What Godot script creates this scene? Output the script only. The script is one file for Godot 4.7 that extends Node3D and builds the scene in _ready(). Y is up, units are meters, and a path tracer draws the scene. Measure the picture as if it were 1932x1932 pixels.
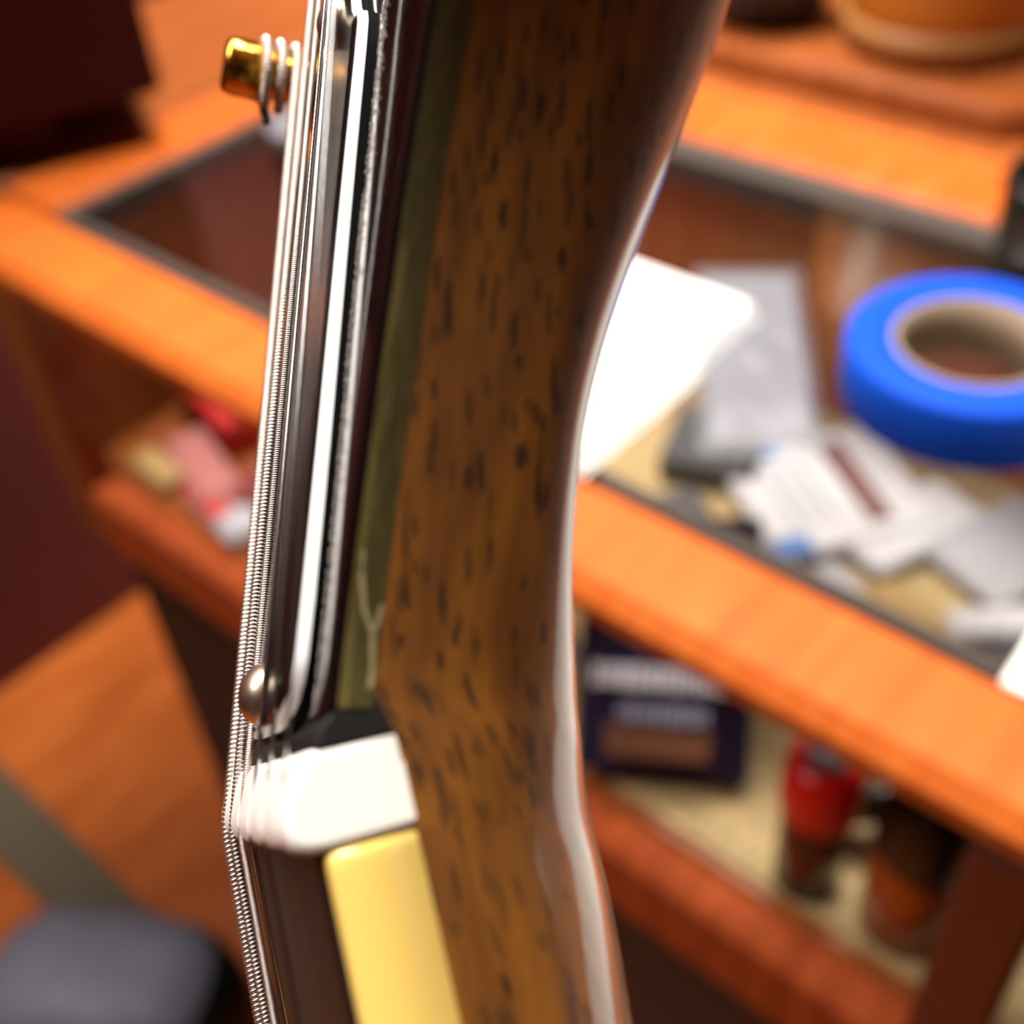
extends Node3D
# A guitar neck and headstock held up close to the lens, a shop counter behind. Guitar shapes are in millimetres (MM), the shop in metres.

const MM := 0.001
const H_CAM := 0.32
# camera axes in the world (columns right, up, back); the counter top is y = 0
var CAM := Basis(Vector3(0.75665, -0.06496, -0.65059), Vector3(-0.4019, 0.73865, -0.54117), Vector3(0.51572, 0.67095, 0.53279))
const TILT_NECK := 14.5
const TILT_HEAD := 3.5
const P0 := Vector3(-6.0884, 7.2173, 0.0)
var An: Vector3
var Bn: Vector3
var Hd: Vector3
var Hb: Vector3
var M := {}
var used := {}
var rng := RandomNumberGenerator.new()

# ---------------------------------------------------------------- helpers
func numbered(called: String) -> String:
	var n: int = used.get(called, 0)
	used[called] = n + 1
	return called if n == 0 else "%s_%03d" % [called, n]

func tag(o: Node, label := "", category := "", group := "", kind := "") -> Node:
	if label: o.set_meta("label", label)
	if category: o.set_meta("category", category)
	if group: o.set_meta("group", group)
	if kind: o.set_meta("kind", kind)
	return o

func thing(called: String, label: String, category: String, at := Vector3.ZERO, turn := 0.0, group := "") -> Node3D:
	var o := Node3D.new()
	o.name = numbered(called)
	add_child(o)
	o.position = at
	o.rotation.y = turn
	tag(o, label, category, group)
	return o

func st_new() -> SurfaceTool:
	var st := SurfaceTool.new()
	st.begin(Mesh.PRIMITIVE_TRIANGLES)
	return st

func obj(called: String, st: SurfaceTool, mat: Material, parent: Node, label := "") -> MeshInstance3D:
	st.generate_normals()
	var o := MeshInstance3D.new()
	o.mesh = st.commit()
	o.material_override = mat
	o.name = called if parent != self else numbered(called)
	parent.add_child(o, true)
	if label: o.set_meta("label", label)
	return o

func quad(st: SurfaceTool, a: Vector3, b: Vector3, c: Vector3, d: Vector3, uv := []) -> void:
	var p := [a, b, c, a, c, d]
	var q := [0, 1, 2, 0, 2, 3]
	for i in 6:
		if uv: st.set_uv(uv[q[i]])
		st.add_vertex(p[i])

func tri(st: SurfaceTool, a: Vector3, b: Vector3, c: Vector3) -> void:
	st.add_vertex(a)
	st.add_vertex(b)
	st.add_vertex(c)

# rows of points joined into a skin; k is the unit (MM for the guitar)
func skin(st: SurfaceTool, rows: Array, k := 1.0, close := false, uvs := [], hard := false) -> void:
	for i in rows.size() - 1:
		var a: PackedVector3Array = rows[i]
		var b: PackedVector3Array = rows[i + 1]
		var n := a.size()
		for j in (n if close else n - 1):
			var j2 := (j + 1) % n
			st.set_smooth_group(j if hard else 0)
			if uvs:
				quad(st, a[j] * k, a[j2] * k, b[j2] * k, b[j] * k, [uvs[i][j], uvs[i][j2], uvs[i + 1][j2], uvs[i + 1][j]])
			else:
				quad(st, a[j] * k, a[j2] * k, b[j2] * k, b[j] * k)

func cap(st: SurfaceTool, ring: PackedVector3Array, k := 1.0, group := 31) -> void:
	var m := Vector3.ZERO
	for p in ring: m += p
	m /= ring.size()
	st.set_smooth_group(group)
	for j in ring.size():
		tri(st, m * k, ring[j] * k, ring[(j + 1) % ring.size()] * k)

# box with chamfered edges, c centre, s full size, r chamfer
func bbox(st: SurfaceTool, c: Vector3, s: Vector3, r := 0.002) -> void:
	var h := s / 2.0
	r = minf(r, minf(h.x, minf(h.y, h.z)) * 0.9)
	var v := func(sx: float, sy: float, sz: float, ax: int) -> Vector3:
		var p := Vector3(sx * h.x, sy * h.y, sz * h.z)
		if ax != 0: p.x -= sx * r
		if ax != 1: p.y -= sy * r
		if ax != 2: p.z -= sz * r
		return c + p
	st.set_smooth_group(-1)
	for s1 in [-1.0, 1.0]:
		quad(st, v.call(s1, -1, -1, 0), v.call(s1, 1, -1, 0), v.call(s1, 1, 1, 0), v.call(s1, -1, 1, 0))
		quad(st, v.call(-1, s1, -1, 1), v.call(-1, s1, 1, 1), v.call(1, s1, 1, 1), v.call(1, s1, -1, 1))
		quad(st, v.call(-1, -1, s1, 2), v.call(1, -1, s1, 2), v.call(1, 1, s1, 2), v.call(-1, 1, s1, 2))
		for s2 in [-1.0, 1.0]:
			quad(st, v.call(s1, s2, -1, 0), v.call(s1, s2, 1, 0), v.call(s1, s2, 1, 1), v.call(s1, s2, -1, 1))
			quad(st, v.call(s1, -1, s2, 0), v.call(s1, 1, s2, 0), v.call(s1, 1, s2, 2), v.call(s1, -1, s2, 2))
			quad(st, v.call(-1, s1, s2, 1), v.call(1, s1, s2, 1), v.call(1, s1, s2, 2), v.call(-1, s1, s2, 2))
			for s3 in [-1.0, 1.0]:
				tri(st, v.call(s1, s2, s3, 0), v.call(s1, s2, s3, 1), v.call(s1, s2, s3, 2))

func box(called: String, lo: Vector3, hi: Vector3, mat: Material, parent: Node, r := 0.002) -> MeshInstance3D:
	var st := st_new()
	bbox(st, (lo + hi) / 2.0, hi - lo, r)
	return obj(called, st, mat, parent)

# turned shape: profile of (height, radius) along axis from origin
func lathe(st: SurfaceTool, prof: Array, origin: Vector3, axis: Vector3, k := 1.0, segs := 40) -> void:
	axis = axis.normalized()
	var e1 := axis.cross(Vector3(0.31, 0.77, 0.55)).normalized()
	var e2 := axis.cross(e1)
	var rows := []
	for p in prof:
		var row := PackedVector3Array()
		for j in segs:
			var t := TAU * j / segs
			row.append(origin + axis * p[0] + (e1 * cos(t) + e2 * sin(t)) * maxf(p[1], 0.0001))
		rows.append(row)
	skin(st, rows, k, true)

func frames(path: PackedVector3Array) -> Array:
	var out := []
	var t0 := (path[1] - path[0]).normalized()
	var n := t0.cross(Vector3(0.2, 0.3, 0.93)).normalized()
	for i in path.size():
		var t := (path[mini(i + 1, path.size() - 1)] - path[maxi(i - 1, 0)]).normalized()
		n = (n - t * n.dot(t)).normalized()
		out.append([t, n, t.cross(n)])
	return out

func tube(st: SurfaceTool, path: PackedVector3Array, r: float, k := 1.0, sides := 12) -> void:
	var fr := frames(path)
	var rows := []
	for i in path.size():
		var row := PackedVector3Array()
		for j in sides:
			var a := TAU * j / sides
			row.append(path[i] + (fr[i][1] * cos(a) + fr[i][2] * sin(a)) * r)
		rows.append(row)
	skin(st, rows, k, true)
	cap(st, rows[0], k)
	cap(st, rows[-1], k)

# wire of a wound string: a helix of wire round the path
func winding(st: SurfaceTool, path: PackedVector3Array, outer: float, pitch: float, k: float) -> void:
	var fr := frames(path)
	var wire := pitch * 0.52
	var rc := outer - wire
	var per := 12
	var lens := PackedFloat32Array([0.0])
	for i in range(1, path.size()):
		lens.append(lens[-1] + path[i].distance_to(path[i - 1]))
	var total := lens[-1]
	var steps := int(total / pitch * per)
	var seg := 0
	var prev := PackedVector3Array()
	st.set_smooth_group(0)
	for s in steps:
		var l := total * s / steps
		while seg < path.size() - 2 and lens[seg + 1] < l: seg += 1
		var u := (l - lens[seg]) / (lens[seg + 1] - lens[seg])
		var p := path[seg].lerp(path[seg + 1], u)
		var t: Vector3 = fr[seg][0].lerp(fr[seg + 1][0], u)
		var n: Vector3 = fr[seg][1].lerp(fr[seg + 1][1], u)
		var b: Vector3 = fr[seg][2].lerp(fr[seg + 1][2], u)
		var a := TAU * s / per
		var er := n * cos(a) + b * sin(a)
		var row := PackedVector3Array()
		for j in 6:
			var w := deg_to_rad(-105.0 + 42.0 * j)
			row.append((p + er * (rc + wire * cos(w)) + t * wire * 0.97 * sin(w)) * k)
		if prev:
			for j in 5:
				quad(st, prev[j], prev[j + 1], row[j + 1], row[j])
		prev = row

func curve_at(tab: Array, y: float) -> float:
	if y <= tab[0][0]: return tab[0][1]
	for i in tab.size() - 1:
		if y <= tab[i + 1][0]:
			var u: float = (y - tab[i][0]) / (tab[i + 1][0] - tab[i][0])
			var a: float = tab[maxi(i - 1, 0)][1]
			var d: float = tab[mini(i + 2, tab.size() - 1)][1]
			var ta: float = tab[maxi(i - 1, 0)][0] if i > 0 else tab[0][0] - (tab[1][0] - tab[0][0])
			var td: float = tab[i + 2][0] if i + 2 < tab.size() else tab[-1][0] + 1.0
			var wid: float = tab[i + 1][0] - tab[i][0]
			return cubic_interpolate_in_time(tab[i][1], tab[i + 1][1], a, d, u, 1.0, (ta - tab[i][0]) / wid, (td - tab[i][0]) / wid)
	return tab[-1][1]

# ---------------------------------------------------------------- materials
func mat(c: Color, rough := 0.5, metal := 0.0, coat := 0.0) -> StandardMaterial3D:
	var m := StandardMaterial3D.new()
	m.albedo_color = c
	m.roughness = rough
	m.metallic = metal
	if coat > 0.0:
		m.clearcoat_enabled = true
		m.clearcoat = coat
		m.clearcoat_roughness = 0.03
	return m

func tex(img: Image) -> ImageTexture:
	img.generate_mipmaps()
	return ImageTexture.create_from_image(img)

# two-tone noise picture stretched along one way: wood and cloth tone
func grain(a: Color, b: Color, size: int, fx: float, fy: float, seed_: int, fine := 0.35) -> ImageTexture:
	var n := FastNoiseLite.new()
	n.seed = seed_
	n.frequency = 1.0
	n.fractal_octaves = 4
	var img := Image.create(size, size, false, Image.FORMAT_RGB8)
	for y in size:
		for x in size:
			var s := float(size)
			# blend over the borders so that it tiles
			var u := x / s
			var v := y / s
			var w := n.get_noise_3d(cos(u * TAU) * fx, sin(u * TAU) * fx, v * fy) * (1.0 - v) + n.get_noise_3d(cos(u * TAU) * fx, sin(u * TAU) * fx, (v - 1.0) * fy) * v
			var w2 := n.get_noise_2d(x * 0.9, y * 0.9 * fy / maxf(fx, 0.01)) * fine
			img.set_pixel(x, y, a.lerp(b, clampf(0.5 + w * 1.1 + w2 * 0.5, 0.0, 1.0)))
	return tex(img)

func wood_mat(a: Color, b: Color, scale: Vector3, seed_: int, rough := 0.3, coat := 0.4) -> StandardMaterial3D:
	var m := mat(Color.WHITE, rough, 0.0, coat)
	m.clearcoat_roughness = 0.2
	m.metallic_specular = 0.22
	m.albedo_texture = grain(a, b, 256, 2.2, 1.4, seed_)
	m.uv1_triplanar = true
	m.uv1_world_triplanar = true
	m.uv1_scale = scale
	return m

# lacquered mahogany: tone streaks and short dark pores lying along the grain, 100 mm x 200 mm
func mahogany() -> ImageTexture:
	var w := 700
	var h := 1400
	var img := Image.create(w, h, false, Image.FORMAT_RGB8)
	var n := FastNoiseLite.new()
	n.seed = 11
	n.frequency = 0.02
	n.fractal_octaves = 3
	var base := Color(0.53, 0.325, 0.06)
	var dark := Color(0.39, 0.225, 0.045)
	for y in h:
		for x in w:
			var t := clampf(0.42 + n.get_noise_2d(x * 1.6, y * 0.28) * 0.9 + n.get_noise_2d(x * 6.0 + 900.0, y * 1.2) * 0.25, 0.0, 1.0)
			img.set_pixel(x, y, base.lerp(dark, t))
	rng.seed = 5
	for i in 4800:
		var cx := rng.randf() * w
		var cy := rng.randf() * h
		var ln := rng.randf_range(3.5, 13.0)
		var wd := rng.randf_range(1.2, 2.3)
		var sl := rng.randf_range(-0.2, -0.04)
		var depth := rng.randf_range(0.3, 0.75)
		for yy in range(int(-ln) - 1, int(ln) + 2):
			for xx in range(-4, 5):
				var px := int(cx + xx + yy * sl)
				var py := int(cy + yy)
				if px < 0 or py < 0 or px >= w or py >= h: continue
				var d := pow(xx / wd, 2.0) + pow(yy / ln, 2.0)
				if d < 1.0:
					img.set_pixel(px, py, img.get_pixel(px, py).lerp(Color(0.10, 0.06, 0.015), depth * (1.0 - d * d)))
	return tex(img)

# the amber-olive edge of the headstock overlay with pale glue cracks near the nut; 60 mm along v, 4 mm along u
func overlay_print() -> ImageTexture:
	var w := 64
	var h := 900
	var img := Image.create(w, h, false, Image.FORMAT_RGB8)
	var n := FastNoiseLite.new()
	n.seed = 21
	n.frequency = 0.05
	for y in h:
		for x in w:
			var t := n.get_noise_2d(x * 1.5, y * 0.25) * 0.5 + 0.5
			var c := Color(0.20, 0.19, 0.10).lerp(Color(0.36, 0.33, 0.18), t * 0.9)
			var yy := 7.0 + y * 60.0 / h
			var u := x / float(w)
			# yellower streaks in the lacquer near the black sheet
			if u > 0.72 and n.get_noise_2d(x * 0.8 + 30.0, y * 0.12) > -0.1 and yy < 40.0: c = c.lerp(Color(0.46, 0.42, 0.22), 0.55)
			# pale ragged glue crack running from the black sheet down to the wood, with one branch
			for line in [[[17.6, 0.82], [15.6, 0.74], [13.8, 0.58], [12.7, 0.36], [12.0, 0.22], [10.8, 0.17], [9.6, 0.12], [8.6, 0.14]], [[14.0, 0.06], [13.0, 0.12], [12.2, 0.22]]]:
				for k in line.size() - 1:
					if yy <= line[k][0] and yy > line[k + 1][0]:
						var at := lerpf(line[k + 1][1], line[k][1], (yy - line[k + 1][0]) / (line[k][0] - line[k + 1][0]))
						var wid := (0.075 if yy < 16.0 else 0.04) + n.get_noise_1d(y * 0.9 + 300.0) * 0.05
						if absf(u - at) < wid: c = c.lerp(Color(0.66, 0.61, 0.46), 0.8)
			if yy > 18.0 and n.get_noise_2d(x * 2.0 + 77.0, y * 0.5) > 0.42: c = c.lerp(Color(0.50, 0.45, 0.26), 0.4)
			img.set_pixel(x, y, c)
	return tex(img)

func speckle(base: Color, spot: Color, amount: float, seed_: int, size := 256) -> ImageTexture:
	var img := Image.create(size, size, false, Image.FORMAT_RGB8)
	img.fill(base)
	rng.seed = seed_
	for i in int(size * size * amount):
		img.set_pixel(rng.randi() % size, rng.randi() % size, base.lerp(spot, rng.randf()))
	return tex(img)

# ---------------------------------------------------------------- guitar geometry
const FLARE := [[2.0, 0.0], [4.0, 0.0], [6.0, 0.02], [8.0, 0.06], [10.0, 0.2], [14.0, 0.8], [18.0, 1.6], [22.0, 2.5], [26.0, 3.45], [30.0, 4.45], [34.0, 5.5], [38.0, 6.7], [42.0, 8.1], [46.0, 9.7], [50.0, 11.6], [54.0, 13.9], [58.0, 17.0], [62.0, 20.3], [66.0, 23.2], [72.0, 26.0], [85.0, 27.0], [110.0, 26.0], [140.0, 21.0], [156.0, 13.0]]
const BACK := [[-130.0, 52.4], [-60.0, 33.3], [-30.0, 25.1], [-18.0, 21.95], [-14.0, 21.131], [-10.0, 20.5], [-6.0, 19.75], [-2.0, 18.744], [2.0, 17.527], [6.0, 16.241], [10.0, 15.017], [14.0, 13.988], [18.0, 13.262], [22.0, 12.916], [26.0, 12.986], [30.0, 13.462], [34.0, 14.293], [38.0, 15.391], [42.0, 16.644], [46.0, 17.932], [50.0, 19.151], [54.0, 20.234], [58.0, 21.0], [64.0, 21.5], [74.0, 21.3], [90.0, 21.0], [120.0, 21.8], [156.0, 23.5]]

func flare(y: float) -> float:
	return maxf(curve_at(FLARE, y), 0.0)

func face_x(y: float) -> float:
	return P0.x + tan(deg_to_rad(TILT_HEAD)) * (y - P0.y)

func wood_front(y: float) -> float:
	var n := -tan(deg_to_rad(TILT_NECK)) * y
	var t := smoothstep(5.9, 9.6, y)
	return lerpf(n, face_x(y) + 3.0, t)

func neck_pt(a: float, b: float, z: float) -> Vector3:
	return An * a + Bn * b + Vector3(0, 0, z)

func head_pt(s: float, off: float, z: float) -> Vector3:
	return P0 + Hd * s + Hb * off + Vector3(0, 0, z)

func build_guitar() -> void:
	var g := thing("guitar", "guitar neck and headstock held upright close to the lens, white nut and cream binding", "guitar")
	var yaw := deg_to_rad(18.7)
	var pit := deg_to_rad(14.0)
	var ryaw := Basis(Vector3(cos(yaw), 0, -sin(yaw)), Vector3(0, 1, 0), Vector3(sin(yaw), 0, cos(yaw)))
	var rpit := Basis(Vector3(1, 0, 0), Vector3(0, cos(pit), -sin(pit)), Vector3(0, sin(pit), cos(pit)))
	g.transform = Transform3D(CAM * rpit * ryaw, Vector3(0, H_CAM, 0) + CAM * (Vector3(-6.12931818, -20.115, -74.5) * MM))

	# neck and headstock wood, one lofted piece
	var st := st_new()
	var rows := []
	var uvs := []
	var y := -130.0
	while y <= 156.0:
		var hw := 21.5 + flare(y) + maxf(-y, 0.0) * 0.012
		var p := 2.3 + smoothstep(-2.0, 26.0, y) * 3.7
		var x0 := wood_front(y)
		var thick := curve_at(BACK, y) - x0
		var row := PackedVector3Array()
		var uv := []
		var arc := 0.0
		for j in 57:
			var th := PI * j / 56.0
			var q := Vector3(x0 + thick * pow(absf(sin(th)), 2.0 / p), y, -21.5 + hw * signf(cos(th)) * pow(absf(cos(th)), 2.0 / p))
			if j > 0: arc += q.distance_to(row[-1])
			row.append(q)
			uv.append(Vector2(arc / 100.0 + 0.11, y / 200.0))
		rows.append(row)
		uvs.append(uv)
		y += 1.0
	skin(st, rows, MM, false, uvs)
	# flat front under the fretboard and overlay, and the two ends
	st.set_smooth_group(30)
	for i in rows.size() - 1:
		quad(st, rows[i][0] * MM, rows[i + 1][0] * MM, rows[i + 1][-1] * MM, rows[i][-1] * MM, [uvs[i][0], uvs[i + 1][0], uvs[i + 1][0], uvs[i][0]])
	cap(st, rows[0], MM)
	cap(st, rows[-1], MM)
	obj("neck", st, M.mahogany, g, "glossy brown mahogany neck and headstock with dark pores")

	# headstock overlay: amber edge, then the black lacquered face sheet
	for layer in 2:
		st = st_new()
		rows = []
		uvs = []
		y = 7.4 if layer == 0 else 7.2
		while y <= 156.0:
			var fx := face_x(y)
			var zn := flare(y) + 0.02
			var zf := -43.0 - zn
			var row := PackedVector3Array()
			var uv := []
			if layer == 0:
				row = PackedVector3Array([Vector3(fx + 3.05, y, zn), Vector3(fx + 1.9, y, zn + 0.05), Vector3(fx + 0.75, y, zn), Vector3(fx + 0.75, y, zf), Vector3(fx + 1.9, y, zf - 0.05), Vector3(fx + 3.05, y, zf)])
				for u in [0.0, 0.5, 1.0, 0.0, 0.5, 1.0]: uv.append(Vector2(u, (y - 7.0) / 60.0))
			else:
				row = PackedVector3Array([Vector3(fx + 0.75, y, zn), Vector3(fx + 0.45, y, zn), Vector3(fx + 0.22, y, zn - 0.1), Vector3(fx + 0.06, y, zn - 0.3), Vector3(fx, y, zn - 0.65), Vector3(fx, y, zf + 0.65), Vector3(fx + 0.06, y, zf + 0.3), Vector3(fx + 0.22, y, zf + 0.1), Vector3(fx + 0.45, y, zf), Vector3(fx + 0.75, y, zf)])
				for u in row.size(): uv.append(Vector2(u, y * 0.1))
			rows.append(row)
			uvs.append(uv)
			y += 1.0
		skin(st, rows, MM, true, uvs, layer == 0)
		cap(st, rows[0], MM)
		cap(st, rows[-1], MM)
		if layer == 0: obj("headstock_overlay", st, M.overlay, g, "amber olive edge of the headstock overlay")
		else: obj("headstock_face", st, M.black_gloss, g, "glossy black headstock face")
	# dark wedge between the overlay and the nut
	st = st_new()
	rows = []
	for z in [0.02, -0.25, -21.5, -42.75, -43.02]:
		var e := 0.3 if absf(z + 21.5) > 21.4 else 0.0
		rows.append(PackedVector3Array([neck_pt(6.25, -0.1, z), neck_pt(6.25, -5.3 + e, z), neck_pt(7.2, -5.0 + e, z), neck_pt(9.3 - e, -2.7, z), neck_pt(8.9 - e, -0.3, z)]))
	skin(st, rows, MM, true, [], true)
	cap(st, rows[0], MM)
	cap(st, rows[-1], MM)
	obj("nut_slot_wedge", st, M.black_dull, g, "black wedge between overlay and nut")

	build_nut(g)
	build_fretboard(g)
	build_cover(g)
	build_strings(g)

const ZS := [-3.5, -10.7, -17.9, -25.1, -32.3, -39.5]
const SR := [0.13, 0.165, 0.215, 0.33, 0.46, 0.58]
func crown(z: float) -> float:
	return 0.3 * (1.0 - pow((z + 21.5) / 21.5, 2.0))

func build_nut(g: Node3D) -> void:
	var prof := [[0.0, 0.15], [0.0, -3.0], [0.0, -6.2], [0.06, -6.8], [0.22, -7.3], [0.5, -7.75], [0.9, -8.0], [1.4, -8.1], [2.0, -8.05], [2.8, -7.82], [3.8, -7.45], [4.8, -7.05], [5.5, -6.72], [5.85, -6.5], [6.08, -6.2], [6.2, -5.8], [6.22, -5.2], [6.22, -2.5], [6.22, 0.15]]
	var zs := []
	for q in [[0.0, 0.55], [-0.05, 0.32], [-0.16, 0.14], [-0.32, 0.04], [-0.55, 0.0]]: zs.append(q)
	for i in 330: zs.append([-0.55 - (41.9 / 330.0) * (i + 0.5), 0.0])
	for q in [[-42.45, 0.0], [-42.7, 0.04], [-42.84, 0.14], [-42.95, 0.32], [-43.0, 0.55]]: zs.append(q)
	var rows := []
	for q in zs:
		var z: float = q[0]
		var sh: float = q[1]
		var row := PackedVector3Array()
		for p in prof:
			var a: float = lerpf(p[0], 3.1, sh / 3.1)
			var b: float = p[1]
			if b < -5.0:
				b += sh
				var top := clampf((-b - 5.8) / 1.2, 0.0, 1.0)
				b -= crown(z) * top
				for i in 6:
					var d: float = absf(z - ZS[i]) / (SR[i] + 0.12)
					if d < 1.0: b += (SR[i] * 0.9 + 0.12) * sqrt(1.0 - d * d) * top
			row.append(neck_pt(a, b, z))
		rows.append(row)
	var st := st_new()
	skin(st, rows, MM, true)
	cap(st, rows[0], MM)
	cap(st, rows[-1], MM)
	obj("nut", st, M.bone, g, "white nut with six string slots")

func build_fretboard(g: Node3D) -> void:
	# dark board with a curved top
	var st := st_new()
	var rows := []
	for i in 27:
		var a := -0.05 - 5.0 * i
		var row := PackedVector3Array()
		row.append(neck_pt(a, -0.02, -1.55))
		for j in 13:
			var z := -1.55 - (39.9 / 12.0) * j
			row.append(neck_pt(a, -5.85 - crown(z) * 1.6, z))
		row.append(neck_pt(a, -0.02, -41.45))
		rows.append(row)
	skin(st, rows, MM, true)
	cap(st, rows[0], MM)
	cap(st, rows[-1], MM)
	obj("fretboard", st, M.rosewood, g, "dark brown fretboard")
	for side in 2:
		st = st_new()
		rows = []
		var ring := [[0.0, -0.02], [0.0, -5.1], [0.06, -5.45], [0.22, -5.75], [0.5, -5.93], [0.9, -5.98], [1.55, -5.9], [1.55, -0.02]]
		var al := [[-0.08, 0.7], [-0.14, 0.4], [-0.3, 0.16], [-0.6, 0.03], [-1.0, 0.0]]
		for i in 26: al.append([-2.0 - 5.0 * i, 0.0])
		for q in al:
			var row := PackedVector3Array()
			for p in ring:
				var top := clampf((-p[1] - 4.6) / 1.3, 0.0, 1.0)
				var zz: float = 0.04 - p[0] - q[1] * (1.0 if p[0] < 0.8 else 0.0) + maxf(-q[0], 0.0) * 0.012
				row.append(neck_pt(q[0], p[1] + q[1] * top, zz if side == 0 else -43.0 - zz))
			rows.append(row)
		skin(st, rows, MM, true)
		cap(st, rows[0], MM)
		cap(st, rows[-1], MM)
		obj("binding", st, M.cream, g, "cream yellow binding along the fretboard edge")
	for f in 3:
		var a := -628.0 * (1.0 - pow(2.0, -(f + 1) / 12.0))
		st = st_new()
		var path := PackedVector3Array()
		for j in 21:
			var z := -0.6 - 41.8 / 20.0 * j
			path.append(neck_pt(a, -5.9 - crown(z) * 1.6, z))
		tube(st, path, 0.95, MM, 10)
		obj("fret", st, M.steel, g)

func cover_outline(inset: float) -> PackedVector2Array:
	# (s along the headstock, z) of the near half, then mirrored
	var near := [[-0.6, -15.0], [-0.3, -12.0], [0.3, -9.2], [1.1, -7.0], [2.2, -5.7], [4.0, -5.05], [8.0, -4.9], [14.0, -5.1], [20.0, -5.4], [30.0, -6.2], [38.0, -6.9], [47.0, -7.5], [54.0, -7.9], [57.5, -8.4], [59.0, -9.3], [60.0, -11.0], [62.0, -13.0], [65.0, -15.0], [70.0, -17.5], [73.0, -19.5]]
	var out := PackedVector2Array()
	for p in near: out.append(Vector2(p[0], p[1]))
	for i in range(near.size() - 1, -1, -1): out.append(Vector2(near[i][0], -43.0 - near[i][1]))
	if inset == 0.0: return out
	var res := PackedVector2Array()
	var n := out.size()
	for i in n:
		var d1 := (out[i] - out[(i + n - 1) % n]).normalized()
		var d2 := (out[(i + 1) % n] - out[i]).normalized()
		var m := (d1 + d2).normalized()
		var nrm := Vector2(m.y, -m.x)
		if (Vector2(30, -21.5) - out[i]).dot(nrm) < 0.0: nrm = -nrm
		res.append(out[i] + nrm * inset)
	return res

func build_cover(g: Node3D) -> void:
	var root := Node3D.new()
	root.name = "truss_rod_cover"
	g.add_child(root)
	tag(root, "black truss rod cover with a bright white edge ply")
	# plies from the headstock up: black, white, black; the rim is cut at a slant
	var plies := [["base_ply", M.black_ply, [[-0.02, 0.0], [-0.7, 0.0]]], ["white_ply", M.white_plastic, [[-0.7, 0.03], [-1.0, 0.08], [-1.5, 0.5]]], ["top_ply", M.black_cover, [[-1.5, 0.52], [-1.75, 0.95], [-1.83, 1.5]]]]
	for p in plies:
		var st := st_new()
		var rows := []
		for q in p[2]:
			var row := PackedVector3Array()
			for v in cover_outline(q[1]): row.append(head_pt(v.x, q[0], v.y))
			rows.append(row)
		skin(st, rows, MM, true)
		for e in [rows[0], rows[-1]]:
			# flat faces, triangulated across the mirrored halves
			st.set_smooth_group(40 if e == rows[0] else 41)
			var n: int = e.size()
			for i in n / 2 - 1:
				quad(st, e[i] * MM, e[i + 1] * MM, e[n - 2 - i] * MM, e[n - 1 - i] * MM)
		obj(p[0], st, p[1], root)
	# grey dust lying on the black face along the cover's near edge
	var dust := st_new()
	rng.seed = 17
	dust.set_smooth_group(-1)
	for k in 1500:
		var s := rng.randf_range(0.5, 62.0)
		var zz := -6.5 + 0.0 * s
		for q in cover_outline(0.0):
			if absf(q.x - s) < 4.0 and q.y > -21.5: zz = maxf(q.y, zz) if q.y > -12.0 else zz
		var at := zz + 0.15 + absf(rng.randfn(0.0, 1.2)) + (0.0 if s < 40.0 else rng.randf() * 1.5)
		var sz := rng.randf_range(0.08, 0.22)
		var p := head_pt(s, -0.01, at)
		var e := Vector3(0, rng.randf_range(-1, 1), rng.randf_range(-1, 1)).normalized() * sz
		var f := Hb.cross(e)
		var top := p - Hb * sz * rng.randf_range(0.2, 0.6)
		tri(dust, (p + e) * MM, (p + f) * MM, top * MM)
		tri(dust, (p + f) * MM, (p - e) * MM, top * MM)
		tri(dust, (p - e) * MM, (p - f) * MM, top * MM)
		tri(dust, (p - f) * MM, (p + e) * MM, top * MM)
	tag(obj("dust", dust, M.dust, g, "grey dust flecks on the black face"), "", "", "", "stuff")
	# dome screw near the nut and its twin at the far tip
	for at in [Vector2(2.6, -20.6), Vector2(66.0, -21.5)]:
		var st := st_new()
		var prof := []
		for i in 13:
			var t := PI / 2.0 * i / 12.0
			prof.append([sin(t) * 1.9, cos(t) * 2.45])
		prof.insert(0, [-0.3, 2.45])
		lathe(st, prof, head_pt(at.x, -1.78, at.y), -Hb, MM, 40)
		obj("screw", st, M.nickel, root, "round dome head screw")

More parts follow.
